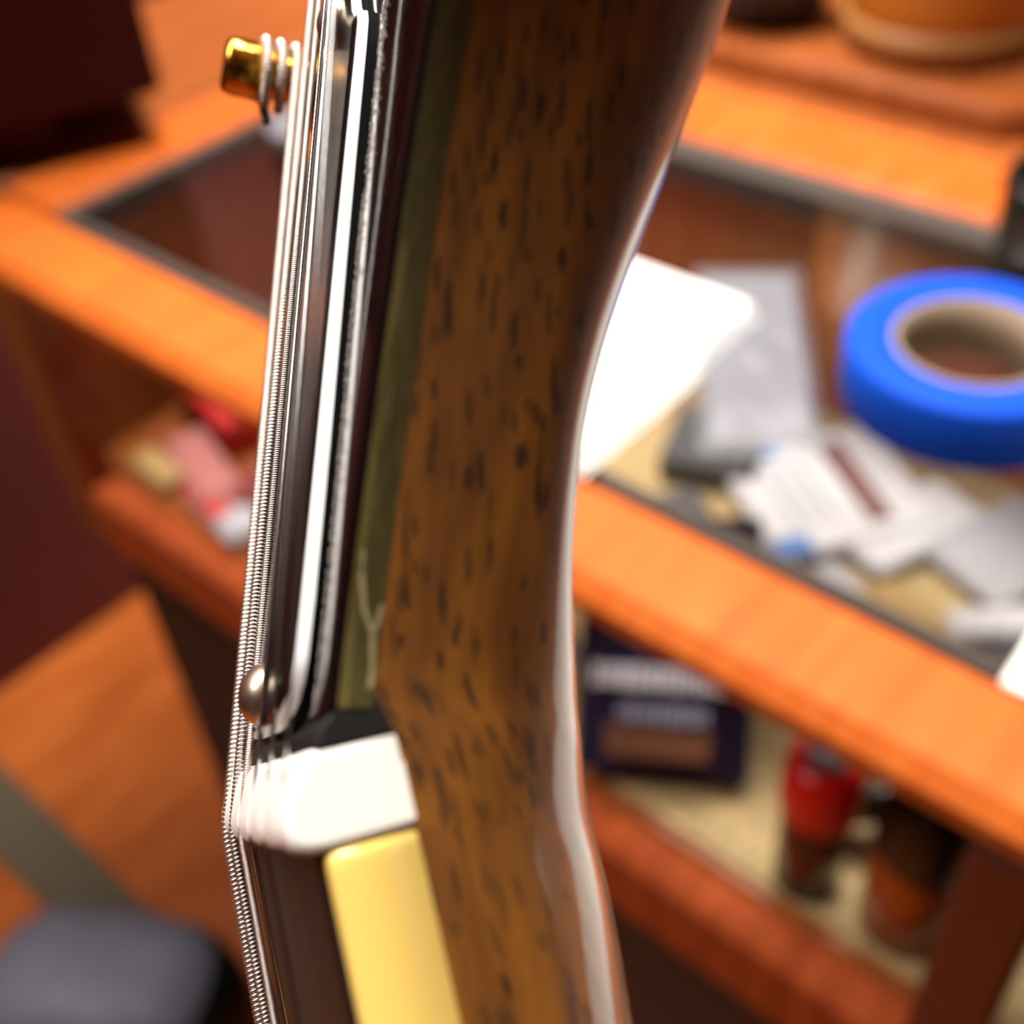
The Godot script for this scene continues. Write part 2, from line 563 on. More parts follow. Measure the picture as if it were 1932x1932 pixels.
func build_strings(g: Node3D) -> void:
	# where each string passes at the top of the picture, and how far up the headstock its post stands
	var tops := [Vector3(-7.86, 56.99, 3.0), Vector3(-6.52, 65.38, -8.0), Vector3(-5.6, 72.2, -17.0), Vector3(-4.98, 78.94, -26.0), Vector3(-4.53, 85.64, -35.0), Vector3(-4.48, 87.15, -44.0)]
	var post_s := [83.0, 112.0, 140.0, 140.0, 112.0, 76.5]
	var pitches := [0.0, 0.0, 0.0, 0.21, 0.36, 0.43]
	var post_r := 3.05
	for i in 6:
		var z: float = ZS[i]
		var r: float = SR[i]
		var near := i < 3
		var c := crown(z)
		var n1 := neck_pt(1.0, -8.0 - c, z)
		var dir: Vector3 = (tops[i] - n1).normalized()
		var s0 := (n1 - P0).dot(Hd)
		var end: Vector3 = n1 + dir * ((post_s[i] - s0) / dir.dot(Hd))
		var path := PackedVector3Array()
		path.append(neck_pt(-129.0, -8.0 - c - 129.0 * 0.02, z - (z + 21.5) * -0.06))
		path.append(neck_pt(-60.0, -8.0 - c - 60.0 * 0.02, z - (z + 21.5) * -0.028))
		for k in 9:
			var t := k / 8.0
			path.append(neck_pt(-0.6, -8.02 - c, z).lerp(n1 + dir * 1.2, t) - Bn * 0.12 * sin(PI * t))
		for k in 24: path.append((n1 + dir * 1.2).lerp(end, (k + 1) / 24.0))
		# turns round the post, climbing outwards
		var off0: float = Hb.dot(end - P0)
		var side := 1.0 if near else -1.0
		var pz: float = end.z + side * (post_r + r)
		var turns := 2.55
		for k in range(1, 74):
			var t := k / 73.0
			var a := t * TAU * turns
			var rr := post_r + r
			var q := head_pt(post_s[i] + sin(a) * rr, off0 - t * turns * (r * 2.0 + (0.55 if i == 5 else 0.1)), pz - side * cos(a) * rr)
			path.append(q)
		var st := st_new()
		if pitches[i] > 0.0:
			# fine path so that the wire turns follow the bends
			winding(st, path.slice(1), r, pitches[i], MM)
			tube(st, path.slice(0, 2), r * 0.96, MM, 10)
		else:
			tube(st, path, r, MM, 14)
		obj("string", st, M.wound if pitches[i] > 0.0 else M.plain, g, ["thin plain steel string nearest the lens", "plain steel string", "thicker plain steel string", "thin wound string", "wound string", "thickest wound string, coiled round the gold post"][i])
		# machine head: bushing, post, button on a shaft
		var mh := Node3D.new()
		mh.name = "tuning_machine"
		g.add_child(mh, true)
		var base := head_pt(post_s[i], 0.0, pz)
		st = st_new()
		lathe(st, [[0.0, 5.2], [0.7, 5.2], [1.1, 4.7], [1.3, 3.6], [1.3, 2.6]], base, -Hb, MM)
		obj("bushing", st, M.gold, mh)
		st = st_new()
		lathe(st, [[-14.0, post_r], [1.5, post_r], [2.2, post_r * 0.97], [3.2, post_r * 0.9], [5.2, post_r * 0.9], [6.6, post_r * 0.95], [7.4, post_r * 1.06], [9.9, post_r * 1.08], [10.7, post_r * 1.03], [11.15, post_r * 0.9], [11.3, post_r * 0.7], [11.2, 0.5], [11.2, 0.0]], base, -Hb, MM)
		obj("post", st, M.gold, mh, "gold tuning post")
		var edge := (flare(base.y) if near else -43.0 - flare(base.y))
		st = st_new()
		lathe(st, [[0.0, 1.8], [absf(edge - pz) + 9.0, 1.8]], base + Hb * 17.0, Vector3(0, 0, side), MM, 16)
		obj("button_shaft", st, M.gold, mh)
		st = st_new()
		lathe(st, [[0.0, 0.5], [0.0, 3.0], [1.5, 4.0], [5.0, 6.5], [11.0, 7.2], [15.0, 6.0], [16.5, 3.0], [16.7, 0.2]], base + Hb * 17.0 + Vector3(0, 0, side * (absf(edge - pz) + 8.0)), Vector3(0, 0, side), MM, 24)
		obj("button", st, M.gold, mh)
		if i == 5:
			# cut end of the string poking out under the coil
			st = st_new()
			var e0: Vector3 = path[-1]
			tube(st, PackedVector3Array([e0, e0 + Vector3(1.0, -1.4, 2.0), e0 + Vector3(1.8, -4.6, 2.4)]), r * 0.9, MM, 10)
			obj("string_end", st, M.dark_steel, mh)

# ---------------------------------------------------------------- shop
func frustum_light(called: String, label: String, at: Vector3, size: Vector2, energy: float) -> void:
	var t := thing(called, label, "lamp", at, 0.0, "ceiling light panels")
	var st := st_new()
	bbox(st, Vector3(0, 0.02, 0), Vector3(size.x + 0.06, 0.05, size.y + 0.06), 0.006)
	obj("housing", st, M.white_paint, t)
	st = st_new()
	bbox(st, Vector3(0, -0.008, 0), Vector3(size.x, 0.006, size.y), 0.002)
	obj("diffuser", st, M.lamp, t)
	var l := AreaLight3D.new()
	l.name = "panel_light"
	l.area_size = size
	l.light_energy = energy
	l.light_color = Color(1.0, 0.97, 0.93)
	l.area_range = 12.0
	l.shadow_enabled = true
	t.add_child(l)
	l.position = Vector3(0, -0.02, 0)
	l.rotation.x = -PI / 2.0

func structure(called: String, lo: Vector3, hi: Vector3, m: Material) -> MeshInstance3D:
	var o := box(called, lo, hi, m, self, 0.001)
	tag(o, "", "", "", "structure")
	return o

func build_room() -> void:
	structure("floor", Vector3(-1.4, -1.05, -3.1), Vector3(3.3, -0.95, 3.1), M.floor)
	structure("ceiling", Vector3(-1.4, 1.75, -3.1), Vector3(3.3, 1.85, 3.1), M.ceiling)
	structure("wall_left", Vector3(-1.5, -0.95, -3.1), Vector3(-1.32, 1.75, 3.1), M.maroon)
	structure("wall_front", Vector3(-1.32, -0.95, 3.0), Vector3(3.2, 1.75, 3.1), M.wall_brown)
	structure("wall_right", Vector3(3.2, -0.95, -3.0), Vector3(3.3, 1.75, 3.0), M.wall_brown)
	# back wall with an added, unseen window for the glossy neck to mirror
	var w := Node3D.new()
	w.name = "wall_back"
	add_child(w)
	tag(w, "", "", "", "structure")
	var x0 := 1.5
	var x1 := 3.1
	var y0 := -0.55
	var y1 := 1.2
	box("wall_panel", Vector3(-1.32, -0.95, -3.1), Vector3(3.2, y0, -3.0), M.wall_brown, w)
	box("wall_panel", Vector3(-1.32, y1, -3.1), Vector3(3.2, 1.75, -3.0), M.wall_brown, w)
	box("wall_panel", Vector3(-1.32, y0, -3.1), Vector3(x0, y1, -3.0), M.wall_brown, w)
	box("wall_panel", Vector3(x1, y0, -3.1), Vector3(3.2, y1, -3.0), M.wall_brown, w)
	var win := Node3D.new()
	win.name = "added_window_1"
	add_child(win)
	tag(win, "", "", "", "structure")
	var xm := (x0 + x1) / 2.0
	for e in [[x0, x1, y0, y0 + 0.06], [x0, x1, y1 - 0.06, y1], [x0, x0 + 0.06, y0 + 0.06, y1 - 0.06], [x1 - 0.06, x1, y0 + 0.06, y1 - 0.06], [xm - 0.03, xm + 0.03, y0 + 0.06, y1 - 0.06]]:
		box("window_frame", Vector3(e[0], e[2], -3.09), Vector3(e[1], e[3], -3.01), M.white_paint, win)
	box("pane", Vector3(x0 + 0.06, y0 + 0.06, -3.051), Vector3(xm - 0.03, y1 - 0.06, -3.045), M.glass, win, 0.001)
	box("pane", Vector3(xm + 0.03, y0 + 0.06, -3.051), Vector3(x1 - 0.06, y1 - 0.06, -3.045), M.glass, win, 0.001)
	var strip := box("floor_strip", Vector3(-1.32, -0.952, -0.205), Vector3(-0.70, -0.942, -0.125), M.olive, self, 0.002)
	tag(strip, "olive grey threshold strip lying across the orange wooden floor", "floor strip")

func build_counter() -> void:
	var c := thing("display_case", "orange wooden display counter with glass top and open front", "display case", Vector3(0, -0.95, 0))
	var up := 0.95
	var bx := func(called: String, lo: Vector3, hi: Vector3, m: Material, r := 0.002) -> MeshInstance3D:
		return box(called, lo + Vector3(0, up, 0), hi + Vector3(0, up, 0), m, c, r)
	# top frame
	bx.call("front_rail", Vector3(-0.70, -0.022, -0.293), Vector3(0.9, 0.0, -0.238), M.rail, 0.007)
	bx.call("back_rail", Vector3(-0.65, -0.022, -0.655), Vector3(0.9, 0.0, -0.585), M.rail, 0.004)
	bx.call("left_rail", Vector3(-0.705, -0.022, -0.585), Vector3(-0.648, 0.0, -0.293), M.rail, 0.004)
	for e in [[-0.648, -0.638, -0.563, -0.301], [-0.648, 0.9, -0.585, -0.563], [-0.648, 0.9, -0.301, -0.293]]:
		bx.call("gasket", Vector3(e[0], -0.02, e[2]), Vector3(e[1], -0.003, e[3]), M.gasket, 0.001)
	bx.call("glass_top", Vector3(-0.645, -0.010, -0.575), Vector3(0.9, -0.004, -0.296), M.glass, 0.0005)
	# sides, back, shelf
	bx.call("left_panel", Vector3(-0.66, -0.25, -0.60), Vector3(-0.645, -0.022, -0.262), M.case_in, 0.002)
	bx.call("corner_post", Vector3(-0.66, -0.226, -0.262), Vector3(-0.622, -0.022, -0.240), M.case_in, 0.002)
	bx.call("back_panel", Vector3(-0.645, -0.25, -0.60), Vector3(0.9, -0.022, -0.588), M.case_back, 0.002)
	bx.call("shelf", Vector3(-0.645, -0.185, -0.588), Vector3(0.9, -0.168, -0.258), M.case_in, 0.002)
	bx.call("shelf_cloth", Vector3(-0.44, -0.168, -0.586), Vector3(0.9, -0.165, -0.264), M.cloth, 0.001)
	bx.call("lower_rail", Vector3(-0.622, -0.226, -0.264), Vector3(0.9, -0.172, -0.238), M.rail_dark, 0.004)
	bx.call("post", Vector3(-0.040, -0.172, -0.262), Vector3(-0.012, -0.022, -0.240), M.post, 0.003)
	# dark base
	bx.call("base", Vector3(-0.65, -0.90, -0.60), Vector3(0.9, -0.226, -0.258), M.base_dark, 0.003)
	bx.call("plinth", Vector3(-0.60, -0.95, -0.58), Vector3(0.88, -0.90, -0.30), M.base_dark, 0.003)
	# side wing of the counter and the shelf behind
	var w := thing("side_counter", "wooden side counter left of the glass top", "counter", Vector3(-0.95, -0.95, -0.7))
	box("top", Vector3(0.04, 0.93, -0.25), Vector3(0.245, 0.952, 0.46), M.wing, w, 0.004)
	box("body", Vector3(0.06, 0.0, -0.23), Vector3(0.22, 0.93, 0.0), M.base_dark, w, 0.003)
	var b := thing("back_counter", "wooden back counter behind the glass top", "counter", Vector3(0.2, -0.95, -0.98))
	box("top", Vector3(-0.85, 0.925, -0.3), Vector3(0.9, 0.942, 0.318), M.wing, b, 0.004)
	box("body", Vector3(-0.83, 0.0, -0.28), Vector3(0.88, 0.925, 0.28), M.base_dark, b, 0.003)

func turned(called: String, prof: Array, m: Material, parent: Node, at := Vector3.ZERO, segs := 48) -> MeshInstance3D:
	var st := st_new()
	lathe(st, prof, at, Vector3.UP, 1.0, segs)
	return obj(called, st, m, parent)

# flat pack with a printed face: card of size s, slightly pillowed
func pack(called: String, label: String, category: String, at: Vector3, size: Vector3, turn: float, m: Material, group := "") -> Node3D:
	var t := thing(called, label, category, at, turn, group)
	var st := st_new()
	bbox(st, Vector3(0, size.y / 2.0, 0), size, minf(0.003, size.y * 0.3))
	obj("sleeve", st, m, t)
	return t

func patch(called: String, t: Node3D, c: Vector3, s: Vector3, m: Material) -> void:
	var st := st_new()
	bbox(st, c, s, 0.0005)
	obj(called, st, m, t)

func build_things() -> void:
	# added white cabinet, out of the frame beyond the counter; the glossy neck mirrors it
	var wc := thing("added_white_cabinet", "added white cabinet beyond the back counter for the neck to mirror", "cabinet", Vector3(1.55, -0.95, -2.2))
	box("body", Vector3(-1.25, 0.06, -0.2), Vector3(1.25, 0.95, 0.2), M.white_paint, wc, 0.004)
	box("plinth", Vector3(-1.2, 0.0, -0.18), Vector3(1.2, 0.06, 0.16), M.base_dark, wc, 0.004)
	for k in 4:
		var dr := box("door", Vector3(-1.24 + 0.62 * k, 0.08, 0.202), Vector3(-0.63 + 0.62 * k, 0.94, 0.218), M.white_paint, wc, 0.004)
		box("handle", Vector3(-0.70 + 0.62 * k, 0.55, 0.218), Vector3(-0.68 + 0.62 * k, 0.70, 0.236), M.steel, dr, 0.003)
	# blue painter's tape
	var t := thing("tape_roll", "roll of bright blue painter's tape lying on the glass counter", "tape", Vector3(-0.1356, 0.0, -0.4303))
	turned("tape", [[0.001, 0.034], [0.0, 0.0355], [0.0, 0.0515], [0.0012, 0.053], [0.0285, 0.053], [0.030, 0.0515], [0.030, 0.0355], [0.029, 0.034], [0.001, 0.034]], M.tape, t, Vector3.ZERO, 72)
	turned("cardboard_core", [[0.001, 0.0315], [0.001, 0.0339], [0.0295, 0.0339], [0.0295, 0.0315], [0.001, 0.0315]], M.card, t, Vector3.ZERO, 72)
	# white paper pads
	t = thing("paper_stack", "stack of white paper on the glass right behind the neck", "paper", Vector3(-0.288, 0.0, -0.358), deg_to_rad(0.0))
	for i in 5:
		patch("sheet", t, Vector3(-0.002 * i + 0.003, 0.0012 + 0.0022 * i, 0.0015 * (i % 3)), Vector3(0.100, 0.0018, 0.142), M.paper)
	t = thing("paper_sheet", "large white sheet reaching in from the right edge of the glass counter", "paper", Vector3(0.18, 0.0, -0.43), deg_to_rad(2.0))
	patch("sheet", t, Vector3(0, 0.0012, 0), Vector3(0.48, 0.0024, 0.27), M.paper)
	# clear plastic sleeve beside the papers
	t = thing("plastic_bag", "crumpled clear plastic bag beside the white papers", "bag", Vector3(-0.226, 0.0, -0.405), deg_to_rad(35.0))
	var st := st_new()
	var n := FastNoiseLite.new()
	n.seed = 9
	n.frequency = 22.0
	var rows := []
	for i in 25:
		var row := PackedVector3Array()
		for j in 17:
			var u := i / 24.0 - 0.5
			var v := j / 16.0 - 0.5
			var edge := (1.0 - pow(absf(u) * 2.0, 6.0)) * (1.0 - pow(absf(v) * 2.0, 6.0))
			row.append(Vector3(v * 0.055, 0.002 + edge * (0.007 + 0.006 * n.get_noise_2d(u * 0.15, v * 0.08)), u * 0.15))
		rows.append(row)
	skin(st, rows)
	obj("film", st, M.plastic, t)
	patch("content", t, Vector3(0, 0.0015, 0), Vector3(0.045, 0.002, 0.135), M.grey_card)
	# dark red box on the side counter
	t = thing("wooden_box", "dark red wooden box on a stepped foot on the side counter", "box", Vector3(-0.772, 0.002, -0.30), deg_to_rad(-24.0))
	box("foot", Vector3(-0.25, 0.0, -0.065), Vector3(0.038, 0.030, 0.25), M.red_dark, t, 0.003)
	box("body", Vector3(-0.29, 0.030, -0.135), Vector3(0.062, 0.40, 0.30), M.red_dark, t, 0.004)
	# small tin on the glass behind the strings
	t = thing("polish_tin", "small black tin with grey lid behind the strings", "tin", Vector3(-0.575, -0.004, -0.437))
	turned("tin", [[0.0, 0.0], [0.0, 0.021], [0.002, 0.0225], [0.014, 0.0225], [0.014, 0.0]], M.black_plastic, t)
	turned("lid", [[0.0135, 0.0], [0.0135, 0.0228], [0.022, 0.0228], [0.0235, 0.0215], [0.0235, 0.0]], M.grey_card, t)
	# back counter: amber tub on a board, navy bowl, black pot
	t = thing("wooden_board", "round-cornered wooden board behind the glass counter", "board", Vector3(-0.36, -0.008, -0.83))
	st = st_new()
	var ring0 := PackedVector3Array()
	var ring1 := PackedVector3Array()
	var ring2 := PackedVector3Array()
	for q in [[0.115, 0.105, 0.0], [-0.165, 0.105, 90.0], [-0.165, -0.105, 180.0], [0.115, -0.105, 270.0]]:
		for k in 9:
			var a := deg_to_rad(-q[2] + 90.0 - 90.0 * k / 8.0) if false else deg_to_rad(q[2] + 90.0 * k / 8.0)
			var d := Vector3(cos(a), 0, sin(a))
			var cc := Vector3(q[0], 0, q[1])
			ring0.append(cc + d * 0.035)
			ring1.append(cc + d * 0.035 + Vector3(0, 0.016, 0))
			ring2.append(cc + d * 0.031 + Vector3(0, 0.020, 0))
	skin(st, [ring0, ring1, ring2], 1.0, true)
	cap(st, ring2, 1.0)
	cap(st, ring0, 1.0, 30)
	obj("board", st, M.wing, t)
	t = thing("amber_tub", "amber plastic tub with pale rim on the wooden board", "tub", Vector3(-0.315, 0.012, -0.775))
	turned("tub", [[0.0, 0.0], [0.0, 0.058], [0.006, 0.061], [0.17, 0.064], [0.17, 0.0]], M.amber, t)
	turned("base_band", [[0.004, 0.0605], [0.004, 0.0635], [0.020, 0.0645], [0.022, 0.0605]], M.pale, t)
	turned("lid", [[0.168, 0.0], [0.168, 0.067], [0.182, 0.067], [0.186, 0.063], [0.186, 0.0]], M.pale, t)
	t = thing("navy_bowl", "dark navy bowl on the wooden board left of the amber tub", "bowl", Vector3(-0.434, 0.012, -0.752))
	turned("bowl", [[0.0, 0.0], [0.0, 0.026], [0.010, 0.040], [0.03, 0.047], [0.05, 0.049], [0.05, 0.046], [0.025, 0.041], [0.01, 0.024], [0.008, 0.0]], M.navy_gloss, t)
	t = thing("black_pot", "black round pot behind the blue tape roll", "pot", Vector3(-0.147, 0.0, -0.583))
	turned("pot", [[0.0, 0.0], [0.0, 0.034], [0.003, 0.038], [0.034, 0.040], [0.037, 0.038], [0.037, 0.034], [0.01, 0.03], [0.01, 0.0]], M.black_plastic, t)

	# goods on the shelf under the glass
	var y := -0.165
	t = pack("card_pack", "white card pack with brown stripe and blue corners under the glass", "pack", Vector3(-0.225, y, -0.505), Vector3(0.10, 0.014, 0.105), deg_to_rad(-35.0), M.white_card, "packs under the glass top")
	patch("stripe", t, Vector3(0.0, 0.0145, -0.018), Vector3(0.075, 0.001, 0.016), M.brown_print)
	patch("corner_print", t, Vector3(-0.042, 0.0145, 0.022), Vector3(0.016, 0.001, 0.02), M.blue_print)
	patch("corner_print", t, Vector3(0.042, 0.0145, 0.040), Vector3(0.016, 0.001, 0.022), M.blue_print)
	patch("red_corner", t, Vector3(-0.043, 0.0145, 0.043), Vector3(0.012, 0.001, 0.014), M.red_print)
	for i in 3: patch("text_line", t, Vector3(0.0, 0.0145, 0.008 + 0.011 * i), Vector3(0.055, 0.0008, 0.003), M.grey_print)
	t = pack("small_pack", "grey dark edged pack in front of the white card pack under glass", "pack", Vector3(-0.262, y, -0.425), Vector3(0.09, 0.012, 0.03), deg_to_rad(-35.0), M.grey_dark, "packs under the glass top")
	patch("label_print", t, Vector3(0.005, 0.0125, 0.0), Vector3(0.05, 0.001, 0.012), M.grey_card)
	t = pack("white_sachet", "glossy white sachet under the glass left of the tape roll", "pack", Vector3(-0.172, y, -0.508), Vector3(0.045, 0.012, 0.085), deg_to_rad(-20.0), M.white_card, "packs under the glass top")
	t = pack("white_sachet", "pale grey sachet under the glass below the tape roll", "pack", Vector3(-0.118, y, -0.522), Vector3(0.062, 0.012, 0.08), deg_to_rad(-20.0), M.pale_card, "packs under the glass top")
	t = pack("white_tag", "small white tag near the front rail under the glass", "tag", Vector3(-0.192, y, -0.452), Vector3(0.065, 0.004, 0.018), deg_to_rad(-25.0), M.pale_card, "packs under the glass top")
	t = pack("white_tube", "slim white box under the glass at the right edge", "box", Vector3(-0.108, y, -0.515), Vector3(0.022, 0.016, 0.09), deg_to_rad(-50.0), M.white_card, "packs under the glass top")
	t.position = Vector3(-0.085, y, -0.475)
	t = pack("dark_pack", "dark grey pack at the right under the glass", "pack", Vector3(-0.06, y, -0.435), Vector3(0.07, 0.016, 0.05), deg_to_rad(-30.0), M.grey_dark, "packs under the glass top")
	t = pack("tan_box", "tan cardboard box under the glass above the front rail", "box", Vector3(-0.140, y, -0.435), Vector3(0.06, 0.010, 0.045), deg_to_rad(-20.0), M.tan, "packs under the glass top")
	t = pack("grey_case", "grey soft case partly under the white papers inside the counter", "case", Vector3(-0.30, y, -0.50), Vector3(0.06, 0.02, 0.06), deg_to_rad(20.0), M.grey_dark, "packs under the glass top")

	# navy pouch standing at the open front of the case
	t = thing("navy_pouch", "navy blue pouch with white lettering leaning back at the open front of the case", "pouch", Vector3(-0.184, y + 0.008, -0.276), deg_to_rad(32.0))
	t.rotation.x = deg_to_rad(-42.0)
	st = st_new()
	rows = []
	for i in 21:
		var row := PackedVector3Array()
		var v := i / 20.0
		for j in 32:
			var a := TAU * j / 32.0
			var full := 0.0045 + 0.011 * sin(PI * clampf(v * 1.05, 0.0, 1.0))
			row.append(Vector3(signf(cos(a)) * pow(absf(cos(a)), 0.5) * 0.042, 0.003 + v * 0.125, signf(sin(a)) * pow(absf(sin(a)), 0.8) * full))
		rows.append(row)
	skin(st, rows, 1.0, true)
	cap(st, rows[0], 1.0)
	cap(st, rows[-1], 1.0)
	obj("pouch", st, M.navy, t)
	# unreadable white lettering: rows of short upright strokes
	rng.seed = 3
	for line in [[0.051, 0.012, 0.068, M.white_print], [0.034, 0.009, 0.042, M.grey_print]]:
		var x: float = -line[2] / 2.0
		st = st_new()
		while x < line[2] / 2.0:
			var sw := rng.randf_range(0.0022, 0.0042)
			var hh: float = line[1] * rng.randf_range(0.75, 1.0)
			bbox(st, Vector3(x + sw / 2.0, line[0], 0.0152), Vector3(sw, hh, 0.002), 0.0003)
			x += sw + 0.0012
		obj("lettering", st, line[3], t)
	patch("tan_picture", t, Vector3(-0.002, 0.020, 0.0125), Vector3(0.050, 0.015, 0.002), M.brown_print)
	patch("emblem", t, Vector3(-0.022, 0.078, 0.0150), Vector3(0.014, 0.010, 0.002), M.grey_print)
	t = thing("white_strap", "white plastic strap lying behind the neck in the case", "strap", Vector3(-0.275, y, -0.290), deg_to_rad(30.0))
	st = st_new()
	tube(st, PackedVector3Array([Vector3(-0.05, 0.085, 0.0), Vector3(-0.02, 0.068, 0.004), Vector3(0.012, 0.050, 0.01), Vector3(0.03, 0.03, 0.012), Vector3(0.035, 0.006, 0.012)]), 0.0065, 1.0, 12)
	obj("strap", st, M.paper, t)
	# coil of black cable right of the pouch
	t = thing("cable_coil", "coil of black cable between navy pouch and red capped bottle", "cable", Vector3(-0.110, y + 0.006, -0.332))
	for k in 4:
		st = st_new()
		var path := PackedVector3Array()
		for j in 41:
			var a := TAU * j / 40.0
			path.append(Vector3(cos(a) * (0.023 + 0.002 * (k % 2)), 0.006 + 0.009 * k + 0.004 * sin(a * 2.0 + k), sin(a) * (0.022 + 0.001 * k)))
		tube(st, path, 0.005, 1.0, 10)
		obj("loop", st, M.black_plastic, t)
	# two little bottles
	t = thing("red_bottle", "small dark bottle with a bright red cap on the shelf", "bottle", Vector3(-0.106, y, -0.279), 0.0, "bottles at the open front of the case")
	turned("bottle", [[0.0, 0.0], [0.0, 0.013], [0.002, 0.015], [0.05, 0.015], [0.058, 0.012], [0.062, 0.010], [0.062, 0.0]], M.red_glass, t)
	turned("cap", [[0.056, 0.0], [0.056, 0.0165], [0.058, 0.0172], [0.084, 0.0165], [0.088, 0.0145], [0.090, 0.011], [0.090, 0.0]], M.red_cap, t)
	turned("cap_disc", [[0.0905, 0.0], [0.0905, 0.009], [0.0912, 0.0085], [0.0912, 0.0]], M.grey_card, t)  # pale grey disc on top of the red cap
	t = thing("amber_bottle", "small amber bottle with a black cap beside the wooden post", "bottle", Vector3(-0.062, y, -0.287), 0.0, "bottles at the open front of the case")
	turned("bottle", [[0.0, 0.0], [0.0, 0.018], [0.002, 0.020], [0.052, 0.020], [0.062, 0.015], [0.066, 0.012], [0.066, 0.0]], M.amber_glass, t)
	turned("cap", [[0.058, 0.0], [0.058, 0.0205], [0.060, 0.021], [0.088, 0.0195], [0.100, 0.013], [0.108, 0.009], [0.109, 0.0]], M.black_plastic, t)
	# red and white goods at the left end of the shelf
	t = pack("red_pack", "red pack at the back left of the shelf", "pack", Vector3(-0.590, -0.168, -0.345), Vector3(0.075, 0.03, 0.05), deg_to_rad(-15.0), M.red_print, "packs at the left end of the shelf")
	patch("white_spot", t, Vector3(-0.028, 0.0305, 0.01), Vector3(0.016, 0.001, 0.014), M.white_print)
	t = pack("pink_pack", "dusty pink pack in the middle of the left shelf end", "pack", Vector3(-0.560, -0.168, -0.292), Vector3(0.08, 0.014, 0.03), deg_to_rad(-18.0), M.pink, "packs at the left end of the shelf")
	t = pack("pink_pack", "dark red pack lying beside the pink pack on the shelf", "pack", Vector3(-0.505, -0.168, -0.305), Vector3(0.05, 0.014, 0.035), deg_to_rad(30.0), M.red_deep, "packs at the left end of the shelf")
	t = pack("red_white_pack", "red and white pack at the front left of the shelf", "pack", Vector3(-0.520, -0.168, -0.277), Vector3(0.070, 0.010, 0.028), deg_to_rad(-12.0), M.pale_card, "packs at the left end of the shelf")
	patch("red_print", t, Vector3(-0.012, 0.0102, 0.006), Vector3(0.044, 0.001, 0.015), M.red_print)
	t = pack("tan_pack", "small tan pack at the front left corner of the shelf", "pack", Vector3(-0.585, -0.168, -0.274), Vector3(0.045, 0.012, 0.02), deg_to_rad(-5.0), M.tan, "packs at the left end of the shelf")

	# black leather bag on the floor
	t = thing("leather_bag", "black leather bag with its sheen painted as a slate grey top on the orange floor", "bag", Vector3(-0.722, -0.95, -0.098), deg_to_rad(33.0))
	st = st_new()
	rows = []
	for i in 25:
		var row := PackedVector3Array()
		var f := -PI / 2.0 + PI * i / 24.0
		for j in 48:
			var a := TAU * j / 48.0
			var cx := signf(cos(a)) * pow(absf(cos(a)), 0.6)
			var cz := signf(sin(a)) * pow(absf(sin(a)), 0.7)
			var cf := pow(maxf(cos(f), 0.0), 0.55)
			var sf := signf(sin(f)) * pow(absf(sin(f)), 0.75)
			row.append(Vector3(cx * cf * 0.135, 0.105 + sf * 0.105 + 0.004 * sin(cx * 9.0) * cf, cz * cf * 0.085))
		rows.append(row)
	skin(st, rows, 1.0, true)
	obj("body", st, M.leather, t)
	# shell over the top, its slate grey painted for the sheen on the leather
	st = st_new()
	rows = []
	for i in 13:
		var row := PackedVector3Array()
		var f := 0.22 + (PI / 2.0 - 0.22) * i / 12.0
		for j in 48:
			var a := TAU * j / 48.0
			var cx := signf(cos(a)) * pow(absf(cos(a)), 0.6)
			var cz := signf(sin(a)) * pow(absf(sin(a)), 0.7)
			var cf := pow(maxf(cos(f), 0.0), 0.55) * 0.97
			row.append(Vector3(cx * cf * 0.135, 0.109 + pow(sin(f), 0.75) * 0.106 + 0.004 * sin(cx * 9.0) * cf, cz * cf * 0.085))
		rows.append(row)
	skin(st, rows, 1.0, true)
	obj("top_sheen", st, M.slate, t)

